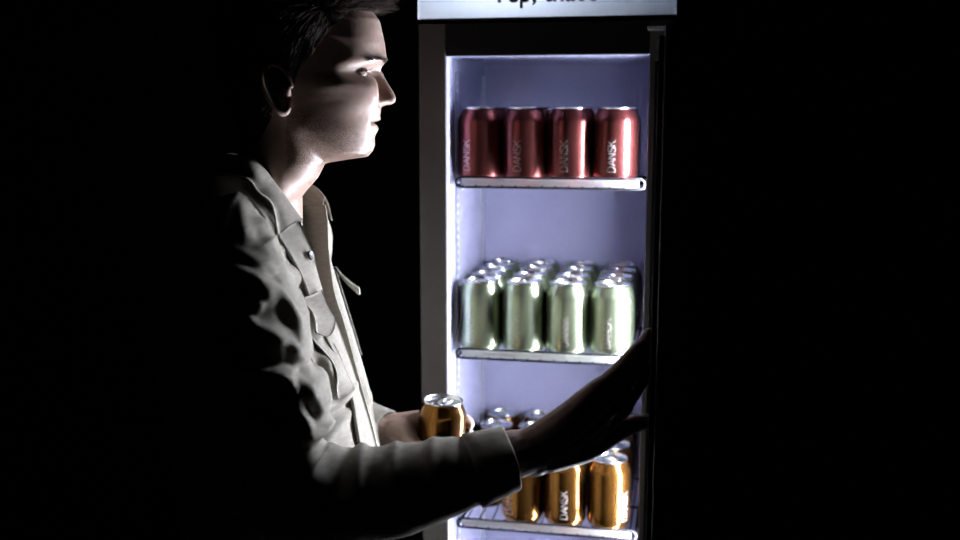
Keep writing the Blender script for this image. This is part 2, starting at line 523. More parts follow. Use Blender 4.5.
def shelf_cans(kind, colour, z, rows_, shelf, skip=(), cols=range(4)):
    for r in rows_:
        for c in cols:
            if (c, r) in skip: continue
            rz = ROT.get((kind, r), None)
            rz = rz[c] if rz else random.uniform(-1.5, 1.5)
            can(kind, ((c - 1.5) * PX - 0.0005 + random.uniform(-1, 1) * 0.0003, YC + r * 0.0683, z - 0.0041), rz,
                '%s drink can, %s of the %s on the %s' % (colour, ORD[c], ROW[r], shelf), '%s cans on the %s' % (colour, shelf))
shelf_cans('red', 'dark red', SHELF_Z[0], (0, 1), 'top shelf')
shelf_cans('green', 'pale green', SHELF_Z[1], (0, 1, 2, 3), 'middle shelf')
shelf_cans('orange', 'orange gold', SHELF_Z[2], (0, 1, 2, 3), 'lower shelf', skip={(0, 0)})
shelf_cans('orange', 'orange gold', SHELF_Z[3], (3,), 'bottom shelf', cols=(0, 1))

# ------------------------------------------------------------------ the man
# person frame: x = the way he faces, y = his left (away from the room side), z up
UP0, VP0 = -0.25, 1.30
ca, sa = math.cos(YAW), math.sin(YAW)
man = empty('person', (CAM[0] + UP0 * ca - VP0 * sa, CAM[1] + UP0 * sa + VP0 * ca, 0), YAW)
tag(man, 'man in an open grey overshirt, holding a can and pushing the fridge door open', 'person')

def L(px, py, y):
    """sketch measurement -> metres in the person's side view, at his depth y"""
    a = (px - 480) / FPX; b_ = (270 - py) / FPX; d = VP0 + y
    dv = math.cos(PITCH) + b_ * math.sin(PITCH); dz = -math.sin(PITCH) + b_ * math.cos(PITCH)
    return (a / dv * d - UP0, y, CAM[2] + dz / dv * d)

def tab(z, T):
    return np.interp(z, [t_[0] for t_ in T], [t_[1] for t_ in T])

# ---- materials
def skin_material():
    m = mat('skin', (0.55, 0.36, 0.28), 0.42)
    nt = m.node_tree; b = nt.nodes['Principled BSDF']
    b.inputs['Specular IOR Level'].default_value = 0.45
    at = nt.nodes.new('ShaderNodeAttribute'); at.attribute_name = 'tint'
    tc = nt.nodes.new('ShaderNodeTexCoord')
    n = nt.nodes.new('ShaderNodeTexNoise'); n.inputs['Scale'].default_value = 160; n.inputs['Detail'].default_value = 4
    nt.links.new(tc.outputs['Object'], n.inputs['Vector'])
    n2 = nt.nodes.new('ShaderNodeTexNoise'); n2.inputs['Scale'].default_value = 900; n2.inputs['Detail'].default_value = 2
    nt.links.new(tc.outputs['Object'], n2.inputs['Vector'])
    mx = nt.nodes.new('ShaderNodeMix'); mx.data_type = 'RGBA'; mx.blend_type = 'MULTIPLY'
    rp = nt.nodes.new('ShaderNodeValToRGB')
    rp.color_ramp.elements[0].position = 0.3; rp.color_ramp.elements[0].color = (0.80, 0.76, 0.75, 1)
    rp.color_ramp.elements[1].position = 0.7; rp.color_ramp.elements[1].color = (1, 1, 1, 1)
    nt.links.new(n.outputs['Fac'], rp.inputs[0])
    mx.inputs['Factor'].default_value = 1.0
    nt.links.new(at.outputs['Color'], mx.inputs[6]); nt.links.new(rp.outputs[0], mx.inputs[7])
    # stubble: dark specks where the alpha of the attribute says so
    rs = nt.nodes.new('ShaderNodeValToRGB')
    rs.color_ramp.elements[0].position = 0.44; rs.color_ramp.elements[0].color = (0.28, 0.20, 0.16, 1)
    rs.color_ramp.elements[1].position = 0.58; rs.color_ramp.elements[1].color = (1, 1, 1, 1)
    nt.links.new(n2.outputs['Fac'], rs.inputs[0])
    m2 = nt.nodes.new('ShaderNodeMix'); m2.data_type = 'RGBA'; m2.blend_type = 'MULTIPLY'
    nt.links.new(at.outputs['Alpha'], m2.inputs['Factor'])
    nt.links.new(mx.outputs[2], m2.inputs[6]); nt.links.new(rs.outputs[0], m2.inputs[7])
    nt.links.new(m2.outputs[2], b.inputs['Base Color'])
    bp = nt.nodes.new('ShaderNodeBump'); bp.inputs['Strength'].default_value = 0.35; bp.inputs['Distance'].default_value = 0.0006
    nt.links.new(n2.outputs['Fac'], bp.inputs['Height']); nt.links.new(bp.outputs[0], b.inputs['Normal'])
    return m
M['skin'] = skin_material()
def cloth(name, c1, c2, bump):
    m = mat(name, c1, 0.85)
    m.node_tree.nodes['Principled BSDF'].inputs['Specular IOR Level'].default_value = 0.15
    noise_color(m, c1, c2, 90, 0.35, 0.65, 6, (1, 1, 3))
    noise_bump(m, 1100, bump, 0.0008, 3)
    return m
M['shirt'] = cloth('overshirt_cloth', (0.212, 0.202, 0.172), (0.262, 0.250, 0.214), 0.45)
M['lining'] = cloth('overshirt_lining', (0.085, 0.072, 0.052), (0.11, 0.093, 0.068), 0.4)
M['seam'] = cloth('overshirt_seam', (0.42, 0.41, 0.38), (0.5, 0.49, 0.45), 0.4)
M['trouser'] = cloth('trouser_cloth', (0.02, 0.02, 0.024), (0.03, 0.03, 0.034), 0.3)
M['tee'] = cloth('tee_cloth', (0.03, 0.027, 0.025), (0.04, 0.036, 0.033), 0.3)
M['shoe'] = mat('shoe_leather', (0.02, 0.018, 0.016), 0.4)
M['button'] = mat('button_dark', (0.012, 0.012, 0.014), 0.35)
M['hair'] = mat('hair_brown', (0.022, 0.015, 0.011), 0.6, Specular_IOR_Level=0.15)
M['brow'] = mat('brow_brown', (0.055, 0.037, 0.026), 0.6)
M['eye'] = mat('eye_white', (0.42, 0.39, 0.38), 0.12)
M['iris'] = mat('eye_iris', (0.06, 0.08, 0.09), 0.1)

# ---- head and neck: polar rows whose front line is the man's profile
XF = [(1.50, 0.002), (1.5199, 0.0191), (1.5339, 0.0309), (1.5503, 0.0458), (1.5660, 0.0570), (1.5700, 0.0620), (1.5713, 0.0798), (1.5727, 0.0966), (1.5758, 0.1082), (1.5832, 0.1150), (1.5905, 0.1177), (1.5992, 0.1172), (1.6071, 0.1202), (1.6113, 0.1207),
      (1.6182, 0.1196), (1.6222, 0.1238), (1.6308, 0.1252), (1.6377, 0.1262), (1.6872, 0.1275), (1.6945, 0.1335), (1.6999, 0.1333), (1.7143, 0.1318), (1.7286, 0.1290), (1.7429, 0.1256), (1.75, 0.1202), (1.765, 0.112), (1.779, 0.098), (1.791, 0.076), (1.798, 0.050), (1.801, 0.021)]
XBASE = [(1.5727, 0.0966), (1.5758, 0.1082), (1.5832, 0.1150), (1.5905, 0.1177), (1.605, 0.1204), (1.6225, 0.1236), (1.6370, 0.1255), (1.66, 0.1262), (1.6850, 0.1262), (1.6960, 0.1285), (1.7050, 0.1303), (1.7143, 0.1310), (1.7286, 0.1290), (1.7429, 0.1256), (1.75, 0.1202), (1.765, 0.112), (1.779, 0.098), (1.791, 0.076), (1.798, 0.050), (1.801, 0.021)]
NOSE = [(1.6355, 0.0), (1.6377, 0.0), (1.6398, 0.0052), (1.6406, 0.0125), (1.6439, 0.0172), (1.649, 0.0184), (1.6562, 0.0150), (1.6655, 0.0090), (1.6746, 0.0036), (1.6836, -0.0012), (1.6872, 0.0)]
XB = [(1.50, -0.085), (1.54, -0.066), (1.57, -0.052), (1.60, -0.043), (1.63, -0.047), (1.66, -0.056), (1.69, -0.062), (1.72, -0.061), (1.75, -0.053), (1.775, -0.037), (1.79, -0.018), (1.798, 0.002), (1.801, 0.019)]
HW = [(1.57, 0.050), (1.59, 0.056), (1.61, 0.0615), (1.63, 0.066), (1.65, 0.070), (1.67, 0.0725), (1.69, 0.0745), (1.72, 0.076), (1.75, 0.072), (1.775, 0.059), (1.79, 0.042), (1.798, 0.022), (1.801, 0.001)]
XC = [(1.50, -0.040), (1.53, -0.015), (1.57, 0.004), (1.62, 0.012), (1.75, 0.014), (1.801, 0.020)]
ZJ = [(0.0, 1.5712), (0.5, 1.577), (1.0, 1.592), (1.4, 1.607), (1.8, 1.622), (PI, 1.635)]
NECKF = [(1.50, 0.002), (1.52, 0.0191), (1.5339, 0.0309), (1.5503, 0.0458), (1.57, 0.056), (1.64, 0.062)]

def superr(phi, a, bk, w, n):
    c, s = np.cos(phi), np.abs(np.sin(phi))
    ax = np.where(c > 0, a, bk)
    return 1.0 / ((np.abs(c) / ax) ** n + (s / w) ** n) ** (1.0 / n)

NPHI = 200
phis = np.linspace(-PI, PI, NPHI, endpoint=False)
# finer columns towards the face
phis = phis - 0.45 * np.sin(phis)
zs = np.concatenate([np.linspace(1.50, 1.562, 16), np.linspace(1.564, 1.630, 56), np.linspace(1.6312, 1.700, 66), np.linspace(1.7015, 1.775, 40), 1.776 + (1.801 - 1.776) * np.sin(np.linspace(0.06, PI / 2, 16))])
HG = np.zeros((len(zs), NPHI, 3))
def gs(d, s): return np.exp(-(d / s) ** 2)
for i, z in enumerate(zs):
    xc = tab(z, XC); xf = tab(z, XF)
    zh = max(z, 1.5727)
    lips = gs(z - 1.6125, 0.018)
    n = tab(z, [(1.57, 2.0), (1.59, 2.1), (1.61, 2.35), (1.64, 2.5), (1.665, 2.45), (1.68, 2.3), (1.70, 2.25), (1.73, 2.25), (1.80, 2.1)])
    mid = tab(zh, XF) - tab(zh, XBASE)
    ah = tab(zh, XBASE) - xc
    rh = superr(phis, max(ah, 0.004), max(xc - tab(z, XB), 0.004), tab(zh, HW), n)
    rn = superr(phis, max(tab(z, NECKF) - xc, 0.02), max(xc - tab(z, XB), 0.02), tab(z, [(1.50, 0.066), (1.53, 0.060), (1.56, 0.057), (1.65, 0.056)]), 2.0)
    zj = tab(np.abs(phis), ZJ)
    k = np.clip((z - zj) / 0.0075 * 0.5 + 0.5, 0, 1)
    kk = np.clip((z - zj) / np.interp(np.abs(phis), [0, 0.6, 1.4, PI], [0.0045, 0.007, 0.016, 0.03]) * 0.5 + 0.5, 0, 1)
    kk = kk * kk * (3 - 2 * kk)
    r = rn + (np.maximum(rh, rn * 0.9) - rn) * kk
    x = xc + r * np.cos(phis); y = r * np.sin(phis)
    fr_ = np.clip(np.cos(phis) * 2.2, 0, 1)
    ay = np.abs(y)
    if z < 1.637: x = x + mid * np.exp(-(ay / 0.023) ** 4) * fr_
    # nose
    wn = tab(z, [(1.636, 0.0085), (1.641, 0.0120), (1.646, 0.0128), (1.652, 0.0120), (1.660, 0.0105), (1.672, 0.0090), (1.687, 0.0100)])
    rec = np.interp(z, [1.637, 1.650, 1.676, 1.692], [0.0, 0.0110, 0.0110, 0.0])
    x = x - rec * np.exp(-(ay / 0.0225) ** 4) * fr_
    wm = np.interp(z, [1.682, 1.694], [wn, 0.030])
    x = x + (tab(z, NOSE) + rec + (mid if z >= 1.637 else 0)) * np.exp(-(ay / wm) ** 3.4) * fr_
    x = x + 0.0060 * gs(ay - 0.0150, 0.0042) * gs(z - 1.6450, 0.0046) * fr_      # nostril wing
    x = x - 0.0065 * gs(ay - 0.0072, 0.0030) * gs(z - 1.6393, 0.0016) * fr_      # nostril
    # eye sockets, brow, cheek
    x = x - 0.0100 * gs(ay - 0.0325, 0.0120) * gs(z - 1.6810, 0.0080) * fr_
    x = x - 0.0125 * gs(ay - 0.0520, 0.0140) * gs(z - 1.6780, 0.0100)
    x = x + 0.0016 * gs(ay - 0.0440, 0.0120) * gs(z - 1.6915, 0.0060)
    x = x - 0.0065 * gs(ay - 0.0175, 0.0060) * gs(z - 1.6810, 0.0090) * fr_
    x = x + 0.0022 * gs(ay - 0.0270, 0.0170) * gs(z - 1.6970, 0.0060) * fr_
    x = x + 0.0030 * gs(ay - 0.0380, 0.0150) * gs(z - 1.6500, 0.0150) * fr_
    x = x - 0.0030 * gs(ay - 0.0460, 0.0140) * gs(z - 1.6280, 0.0130) * fr_
    # folds beside the mouth, lips
    x = x - 0.0016 * gs(ay - (0.0200 + (1.645 - z) * 0.45), 0.0035) * gs(z - 1.630, 0.012) * fr_
    mz = 1.6180 + 0.0022 * (ay / 0.025) ** 2
    x = x - 0.0048 * gs(z - mz, 0.0016) * np.exp(-(ay / 0.0260) ** 6) * fr_
    x = x - 0.0045 * gs(ay - 0.0275, 0.0040) * gs(z - 1.6200, 0.0045) * fr_
    x = x + 0.0014 * gs(z - 1.6225, 0.0030) * np.exp(-(ay / 0.019) ** 4) * fr_
    x = x + 0.0018 * gs(z - 1.6110, 0.0036) * np.exp(-(ay / 0.018) ** 4) * fr_
    # temple and cheekbone, sideways
    sy = np.sign(y)
    y = y - sy * 0.0035 * gs(x - 0.070, 0.022) * gs(z - 1.706, 0.018)
    y = y + sy * 0.0030 * gs(x - 0.060, 0.025) * gs(z - 1.664, 0.012)
    y = y + sy * 0.0030 * gs(x - 0.022, 0.016) * gs(z - 1.612, 0.016)
    # sinew of the neck
    y = y + sy * 0.0035 * gs((x - (0.00 + (z - 1.56) * -0.55 - 0.004)), 0.010) * gs(z - 1.545, 0.03)
    HG[i, :, 0] = x; HG[i, :, 1] = y; HG[i, :, 2] = z
bodymb = MB()
bodymb.grid([[tuple(p) for p in row] for row in HG], wrap_v=True, flip=True)
top = len(bodymb.v); bodymb.v.append((0.020, 0, 1.8012))
for k in range(NPHI):
    a = (len(zs) - 1) * NPHI
    bodymb.f.append((a + (k + 1) % NPHI, a + k, top)); bodymb.sm.append(True)
NHEAD = len(bodymb.v)
head_bvh = BVHTree.FromPolygons([Vector(v) for v in bodymb.v], bodymb.f)
def face_pt(y, z, off=0.0):
    h = head_bvh.ray_cast(Vector((0.4, y, z)), Vector((-1, 0, 0)))
    return h[0] + h[1] * off, h[1]
def side_pt(x, z, s=-1, off=0.0):
    h = head_bvh.ray_cast(Vector((x, 0.4 * s, z)), Vector((0, -s, 0)))
    return h[0] + h[1] * off, h[1]

# eyelids (part of the head's skin)
EYES = [(0.0955, -0.0325, 1.6800), (0.0955, 0.0325, 1.6800)]
for ex, ey, ez in EYES:
    s = 1 if ey > 0 else -1
    for up in (1, -1):
        G = []
        for e in np.linspace(0, 1, 9):
            row = []
            for a in np.linspace(-75, 125, 30):
                op = max(0.0, math.cos(math.radians(np.clip(a, -58, 58) / 58 * 90)))
                e0 = (13 if up > 0 else 15) * op ** 0.8
                er = math.radians(up * (e0 + (88 - e0) * e) - 2)
                ar = math.radians(a) * s
                dirv = Vector((math.cos(er) * math.cos(ar), math.cos(er) * math.sin(ar), math.sin(er)))
                row.append(Vector((ex, ey, ez)) + dirv * (0.0131 - 0.0012 * e))
            G.append(row)
        bodymb.grid(G)
        bodymb.tube(G[0], 0.0007, 6)

# ears
def ear(s):
    mb = MB()
    c = Vector((0.003, s * 0.0745, 1.659))
    def E(a, rx, rz, out): # outline point; out = sideways
        rx = rx * (1 + 0.22 * math.sin(a))
        return c + Vector((rx * math.cos(a) - 0.005 * math.sin(a), s * out, rz * math.sin(a)))
    # helix rim: from above the tragus, over the top, down the back to the lobe
    path = []; rad = []
    for t_ in np.linspace(-0.1, 5.3, 36):
        a = t_ + 0.1
        out = 0.002 + 0.008 * max(0, -math.cos(a)) + 0.002
        path.append(E(a, 0.0160, 0.0275, out)); rad.append(0.0028 * min(1, 0.4 + (t_ + 0.1) * 0.8) if t_ < 3.9 else 0.0028 + 0.0022 * math.sin((t_ - 3.9) / 1.4 * PI))
    mb.tube(path, rad, 8)
    # bowl
    G = []
    for q in np.linspace(0.02, 1, 8):
        row = []
        for a in np.linspace(0, 2 * PI, 28, endpoint=False):
            out = (0.002 + 0.008 * max(0, -math.cos(a))) * q ** 1.5 - 0.001 + 0.004 * math.exp(-((q - 0.68) / 0.13) ** 2) * max(0, -math.cos(a - 0.4))
            row.append(E(a, 0.0160 * q, 0.0275 * q, out))
        G.append(row)
    mb.grid(G, wrap_v=True)
    # tragus
    mb.tube([c + Vector((0.016, s * 0.001, 0.004)), c + Vector((0.011, s * 0.006, 0.0)), c + Vector((0.012, s * 0.003, -0.008))], [0.003, 0.0036, 0.003], 8)
    bodymb.add(mb.v, mb.f)
ear(-1); ear(1)

# the head is turned a little towards the fridge
HEAD_TURN = math.radians(8)
def turn(p):
    w = min(1.0, max(0.0, (p[2] - 1.505) / 0.075)); w = w * w * (3 - 2 * w)
    a = HEAD_TURN * w; c_, s_ = math.cos(a), math.sin(a)
    x_, y_ = p[0] - 0.008, p[1]
    return (0.008 + x_ * c_ - y_ * s_ + 0.0006 * w, x_ * s_ + y_ * c_ - 0.007 * w, p[2])
NSKULL = len(bodymb.v)
raw_head = list(bodymb.v)
bodymb.v = [turn(p) for p in bodymb.v]
def turned(mb):
    mb.v = [turn(p) for p in mb.v]
    return mb

# ---- arms, hands and trunk grown together as one surface
def blob_chain(mb, pts, rad, n=12):
    """round-ended tapering chain"""
    P = [Vector(p) for p in pts]; path = []; rr = []
    def smooth_pts():
        out = []; ro = []
        for i in range(len(P) - 1):
            p0 = P[max(i - 1, 0)]; p1 = P[i]; p2 = P[i + 1]; p3 = P[min(i + 2, len(P) - 1)]
            for k in range(5):
                t_ = k / 5
                q = 0.5 * ((2 * p1) + (p2 - p0) * t_ + (2 * p0 - 5 * p1 + 4 * p2 - p3) * t_ ** 2 + (3 * p1 - p0 - 3 * p2 + p3) * t_ ** 3)
                out.append(q); ro.append(rad[i] + (rad[i + 1] - rad[i]) * t_)
        out.append(P[-1]); ro.append(rad[-1])
        return out, ro
    pp, ro = smooth_pts()
    d0 = (pp[1] - pp[0]).normalized(); d1 = (pp[-1] - pp[-2]).normalized()
    for a in (80, 55, 28):
        path.append(pp[0] - d0 * ro[0] * math.sin(math.radians(a))); rr.append(ro[0] * math.cos(math.radians(a)))
    path += pp; rr += ro
    for a in (28, 55, 80):
        path.append(pp[-1] + d1 * ro[-1] * math.sin(math.radians(a))); rr.append(ro[-1] * math.cos(math.radians(a)))
    mb.tube(path, rr, n)

core = MB()
# trunk and shoulders under the clothes
blob_chain(core, [(-0.01, 0, 0.95), (-0.012, 0, 1.10), (-0.02, 0, 1.25), (-0.03, 0, 1.38), (-0.035, 0, 1.46), (-0.03, 0, 1.53)], [0.10, 0.09, 0.085, 0.075, 0.060, 0.055], 20)
blob_chain(core, [(-0.035, -0.15, 1.47), (-0.035, 0, 1.485), (-0.035, 0.15, 1.47)], [0.045, 0.05, 0.045], 14)
# right arm
R_EL = (0.030, -0.208, 1.205); R_WR = (0.318, -0.171, 1.2530)
blob_chain(core, [(-0.025, -0.165, 1.465), (0.0, -0.20, 1.34), R_EL], [0.046, 0.043, 0.036], 14)
blob_chain(core, [R_EL, (0.12, -0.203, 1.211), (0.23, -0.186, 1.230), R_WR], [0.038, 0.036, 0.030, 0.0255], 14)
# left arm
L_EL = (-0.035, 0.215, 1.205); L_WR = (0.112, 0.108, 1.178)
blob_chain(core, [(-0.03, 0.165, 1.465), (-0.05, 0.205, 1.34), L_EL], [0.046, 0.043, 0.036], 14)
blob_chain(core, [L_EL, (0.03, 0.165, 1.190), L_WR], [0.036, 0.034, 0.0255], 14)
# right hand, flat on the inside of the door: fingers up, thumb below
def hand_chain(pts, rad): blob_chain(core, [L(*p) for p in pts], rad)
WR = (540, 450, -0.172)
hand_chain([(528, 446, -0.176), (566, 420, -0.176), (600, 387, -0.170)], [0.020, 0.0185, 0.0125])
hand_chain([(530, 450, -0.174), (570, 426, -0.172), (609, 393, -0.163)], [0.022, 0.0190, 0.0130])
hand_chain([(532, 455, -0.172), (575, 433, -0.166), (616, 399, -0.156)], [0.022, 0.0190, 0.0130])
hand_chain([(534, 460, -0.170), (578, 440, -0.160), (623, 407, -0.148)], [0.020, 0.0185, 0.0125])
hand_chain([(512, 452, -0.174), (536, 452, -0.172)], [0.026, 0.024])
hand_chain([(600, 387, -0.170), (618, 370, -0.166), (629, 358, -0.160), (637, 348, -0.156)], [0.0098, 0.0088, 0.0080, 0.0068])
hand_chain([(609, 393, -0.163), (629, 364, -0.160), (640, 349, -0.152), (649.5, 334, -0.146)], [0.0106, 0.0096, 0.0088, 0.0074])
hand_chain([(616, 399, -0.156), (635, 369, -0.150), (645, 352, -0.142), (652.5, 336, -0.136)], [0.0108, 0.0098, 0.0090, 0.0076])
hand_chain([(623, 407, -0.148), (640, 382, -0.140), (648, 365, -0.133), (653.5, 350, -0.128)], [0.0106, 0.0096, 0.0088, 0.0074])
hand_chain([(548, 457, -0.168), (582, 447, -0.156), (606, 436, -0.146), (630, 425, -0.136), (648, 421.5, -0.130)], [0.019, 0.0195, 0.0155, 0.0115, 0.0092])
# left hand closed round the can
CAN_C = Vector((0.1925, 0.100, 0.0)); CAN_Z = 1.1165
def ring_pt(deg, rad_, z): return Vector((CAN_C.x + rad_ * math.cos(math.radians(deg)), CAN_C.y + rad_ * math.sin(math.radians(deg)), z))
LW = Vector(L_WR)
for zb, zt, degs, rd in ((1.1960, 1.1935, (160, 118, 72, 32, 4), 0.0088), (1.1775, 1.176, (162, 116, 68, 26, -6), 0.0088), (1.1590, 1.158, (164, 118, 72, 32, 2), 0.0085), (1.1425, 1.142, (166, 124, 82, 48, 20), 0.0078)):
    pts = [LW + Vector((0.004, 0.004, (zb - 1.170) * 0.5))] + [ring_pt(a, 0.0342 + rd * (1.15 if i == 0 else 1.0), zb + (zt - zb) * i / 4) for i, a in enumerate(degs)]
    blob_chain(core, pts, [0.0150, 0.0135, rd * 1.1, rd * 1.0, rd * 0.95, rd * 0.8])
# thumb along the near side and its fleshy base
blob_chain(core, [LW + Vector((0.010, -0.006, 0.006)), (0.140, 0.088, 1.1915), ring_pt(210, 0.0465, 1.180), ring_pt(245, 0.0445, 1.160), ring_pt(270, 0.0430, 1.148)], [0.0165, 0.0165, 0.0125, 0.0100, 0.0082])
blob_chain(core, [LW + Vector((0.01, 0, 0.004)), (0.141, 0.100, 1.186), (0.143, 0.108, 1.165)], [0.016, 0.015, 0.014])

def remesh(mb, voxel, name, it=6, fac=0.5):
    me = mb.mesh(name, None)
    o = bpy.data.objects.new('tmp_' + name, me); col.objects.link(o)
    r = o.modifiers.new('r', 'REMESH'); r.mode = 'VOXEL'; r.voxel_size = voxel; r.adaptivity = 0
    if it:
        s = o.modifiers.new('s', 'SMOOTH'); s.iterations = it; s.factor = fac
    dg = bpy.context.evaluated_depsgraph_get()
    ev = o.evaluated_get(dg); m2 = ev.to_mesh()
    v = np.empty(len(m2.vertices) * 3); m2.vertices.foreach_get('co', v); v = v.reshape(-1, 3)
    nn = np.empty(len(m2.vertices) * 3); m2.vertex_normals.foreach_get('vector', nn); nn = nn.reshape(-1, 3)
    f = [tuple(p.vertices) for p in m2.polygons]
    ev.to_mesh_clear(); bpy.data.objects.remove(o, do_unlink=True)
    return v, nn, f
v, nn, f = remesh(core, 0.0021, 'core', 4, 0.5)
hand_z = v.copy()
bodymb.add(v, f)
# finger nails
body = bodymb.build('body', M['skin'], man)
me = body.data
ca_ = me.color_attributes.new('tint', 'FLOAT_COLOR', 'POINT')
co = np.empty(len(me.vertices) * 3); me.vertices.foreach_get('co', co); co = co.reshape(-1, 3)
tint = np.ones((len(co), 4)); tint[:, :3] = (0.34, 0.246, 0.200); tint[:, 3] = 0
co[:NSKULL] = np.array(raw_head)
x, y, z = co.T
ay = np.abs(y)
hd = (np.arange(len(co)) < NHEAD)
lip = hd * np.exp(-(ay / 0.0235) ** 6) * np.clip(1 - np.abs(z - (1.6175 + 0.0015 * (ay / .025) ** 2)) / np.maximum(0.0085 * (1 - (ay / 0.026) ** 2), 1e-4), 0, 1) * (x > 0.085)
lip = np.clip(lip * 2.2, 0, 1)
tint[:, :3] += lip[:, None] * (np.array((0.23, 0.12, 0.11)) - tint[:, :3])
red = hd * (gs(z - 1.652, 0.02) * gs(ay - 0.03, 0.022) * (x > 0.06) * 0.6 + gs(z - 1.648, 0.008) * gs(ay, 0.012) * 0.6)
tint[:, :3] *= (1 - red[:, None] * np.array((0.04, 0.22, 0.22)))
jaw = np.clip((1.642 - z) / 0.010, 0, 1) * np.clip((z - 1.548) / 0.02, 0, 1) * (x > 0.01)
cheekline = np.clip((1.612 + (0.105 - x) * 0.45 - z) / 0.012, 0, 1)
must = 1.15 * gs(z - 1.630, 0.0075) * np.clip((0.032 - ay) / 0.006, 0, 1)
tint[:, 3] = np.clip(np.maximum(jaw * cheekline, must) * hd * (1 - lip) * 0.85, 0, 0.85)
ca_.data.foreach_set('color', tint.ravel())

# ---- eyes
for ex, ey, ez in EYES:
    mb = MB()
    prof = [(0.012 * math.sin(a), -0.012 * math.cos(a)) for a in np.linspace(0.001, PI - 0.001, 18)]
    mb.lathe(prof, 24, False, False)
    mb.v = [(p[2] + ex, p[0] + ey, p[1] + ez) for p in mb.v]
    e_ = turned(mb).build('eye', M['eye'], man)
    mb = MB()
    prof = [(0.0060 * math.cos(t_), 0.0104 + 0.0024 * math.sin(t_)) for t_ in np.linspace(0, PI / 2 - 0.01, 7)]
    mb.lathe(prof, 20, False, True)
    mb.v = [(p[2] + ex, p[0] + ey, p[1] + ez) for p in mb.v]
    turned(mb).build('iris', M['iris'], e_)

# ---- hair: scalp cap and strands
def hairline(phi):      # lowest hair height at a bearing round the head (0 = face)
    a = abs(phi)
    return np.interp(a, [0, 0.35, 0.62, 0.80, 1.0, 1.15, 1.32, 1.50, 1.62, 1.9, 2.3, PI], [1.752, 1.752, 1.750, 1.738, 1.722, 1.700, 1.688, 1.650, 1.660, 1.622, 1.592, 1.580])
cap = []
mb = MB()
idx = {}
HV = []
for i, z_ in enumerate(zs):
    for j in range(NPHI):
        p = HG[i, j]
        bear = math.atan2(p[1], p[0] - 0.012)
        hl = hairline(bear)
        e = z_ - hl
        HV.append((Vector(p), bear, e))
def hv(i, j): return HV[i * NPHI + j % NPHI]
capv = []
for q, (p, bear, e) in enumerate(HV):
    c = Vector((0.02, 0, 1.70)); n_ = (p - c).normalized()
    off = min(np.interp(p.z, [1.68, 1.74], [0.003, 0.010]), max(0.0, e * 0.22))
    capv.append(p + n_ * (off + (0.0006 if e > 0 else -0.002)))
capf = []
for i in range(len(zs) - 1):
    for j in range(NPHI):
        j2 = (j + 1) % NPHI
        ids = (i * NPHI + j, i * NPHI + j2, (i + 1) * NPHI + j2, (i + 1) * NPHI + j)
        if all(HV[k][2] > -0.002 for k in ids): capf.append(ids[::-1])
used = sorted({k for f_ in capf for k in f_}); remap = {k: n for n, k in enumerate(used)}
mb.add([capv[k] for k in used], [tuple(remap[k] for k in f_) for f_ in capf])
cand = [k for k in used if HV[k][2] > 0.0005]
wts = []
for k in cand:
    p, bear, e = HV[k]
    wts.append(1.0 if p.z < 1.74 else 1.4)
wts = np.array(wts); wts /= wts.sum()
pick = rng.choice(len(cand), size=9500, p=wts)
for q in pick:
    k = cand[q]; p, bear, e = HV[k]
    c = Vector((0.02, 0, 1.70)); n_ = (p - c).normalized()
    topness = max(0.0, min(1.0, (p.z - 1.725) / 0.05))
    front = max(0.0, min(1.0, (p.x - 0.03) / 0.07)) * topness
    ln_ = (0.011 + 0.022 * topness + 0.012 * front) * random.uniform(0.7, 1.2)
    flow = Vector((0.55 * front + (-0.35) * (1 - front), random.uniform(-0.35, 0.35), -0.55 * (1 - topness) + 0.25 * front))
    dir_ = (n_ * (0.35 + 0.45 * topness) + flow).normalized()
    droop = Vector((0.25 * front - 0.15, -0.15 if p.y < 0 else 0.15, -0.55))
    a = capv[k] - n_ * 0.001; pts = []
    for s_ in np.linspace(0, 1, 4):
        pts.append(a + dir_ * ln_ * s_ + droop * ln_ * 0.45 * s_ * s_)
    mb.tube(pts, [0.00045, 0.00042, 0.0003, 0.00006], 3, cap=False)
tag(turned(mb).build('hair', M['hair'], man), 'short tousled dark hair', kind='stuff')
# eyebrows
for s in (-1, 1):
    mb = MB()
    for q in range(150):
        t_ = random.random() ** 1.3
        yy = s * (0.010 + 0.038 * t_); zz = 1.6930 + 0.0030 * math.sin(t_ * 2.4) - 0.0055 * max(0, t_ - 0.65) + random.uniform(-1, 1) * 0.0021 * (1 - 0.6 * t_)
        p, n_ = face_pt(yy, zz, 0.0)
        dr_ = (Vector((-0.2, s * 0.9, 0.35 - 0.5 * t_)) + n_ * 0.35).normalized()
        mb.tube([p, p + dr_ * 0.004 + n_ * 0.0006, p + dr_ * 0.008], [0.0003, 0.00025, 0.00006], 3, cap=False)
    turned(mb).build('eyebrow', M['brow'], man)
    mb = MB()
    ex, ey, ez = EYES[0] if s < 0 else EYES[1]
    for a in np.linspace(-52, 52, 24):
        ar = math.radians(a); er = math.radians(13 * max(0, math.cos(ar * 90 / 58)) ** 0.8 - 2)
        dv = Vector((math.cos(er) * math.cos(ar), math.cos(er) * math.sin(ar), math.sin(er)))
        p = Vector((ex, ey, ez)) + dv * 0.0134
        mb.tube([p, p + dv * 0.004 + Vector((0, 0, -0.0004)), p + dv * 0.007 + Vector((0, 0, 0.0016))], [0.0002, 0.00018, 0.00005], 3, cap=False)
    turned(mb).build('eyelash', M['hair'], man)

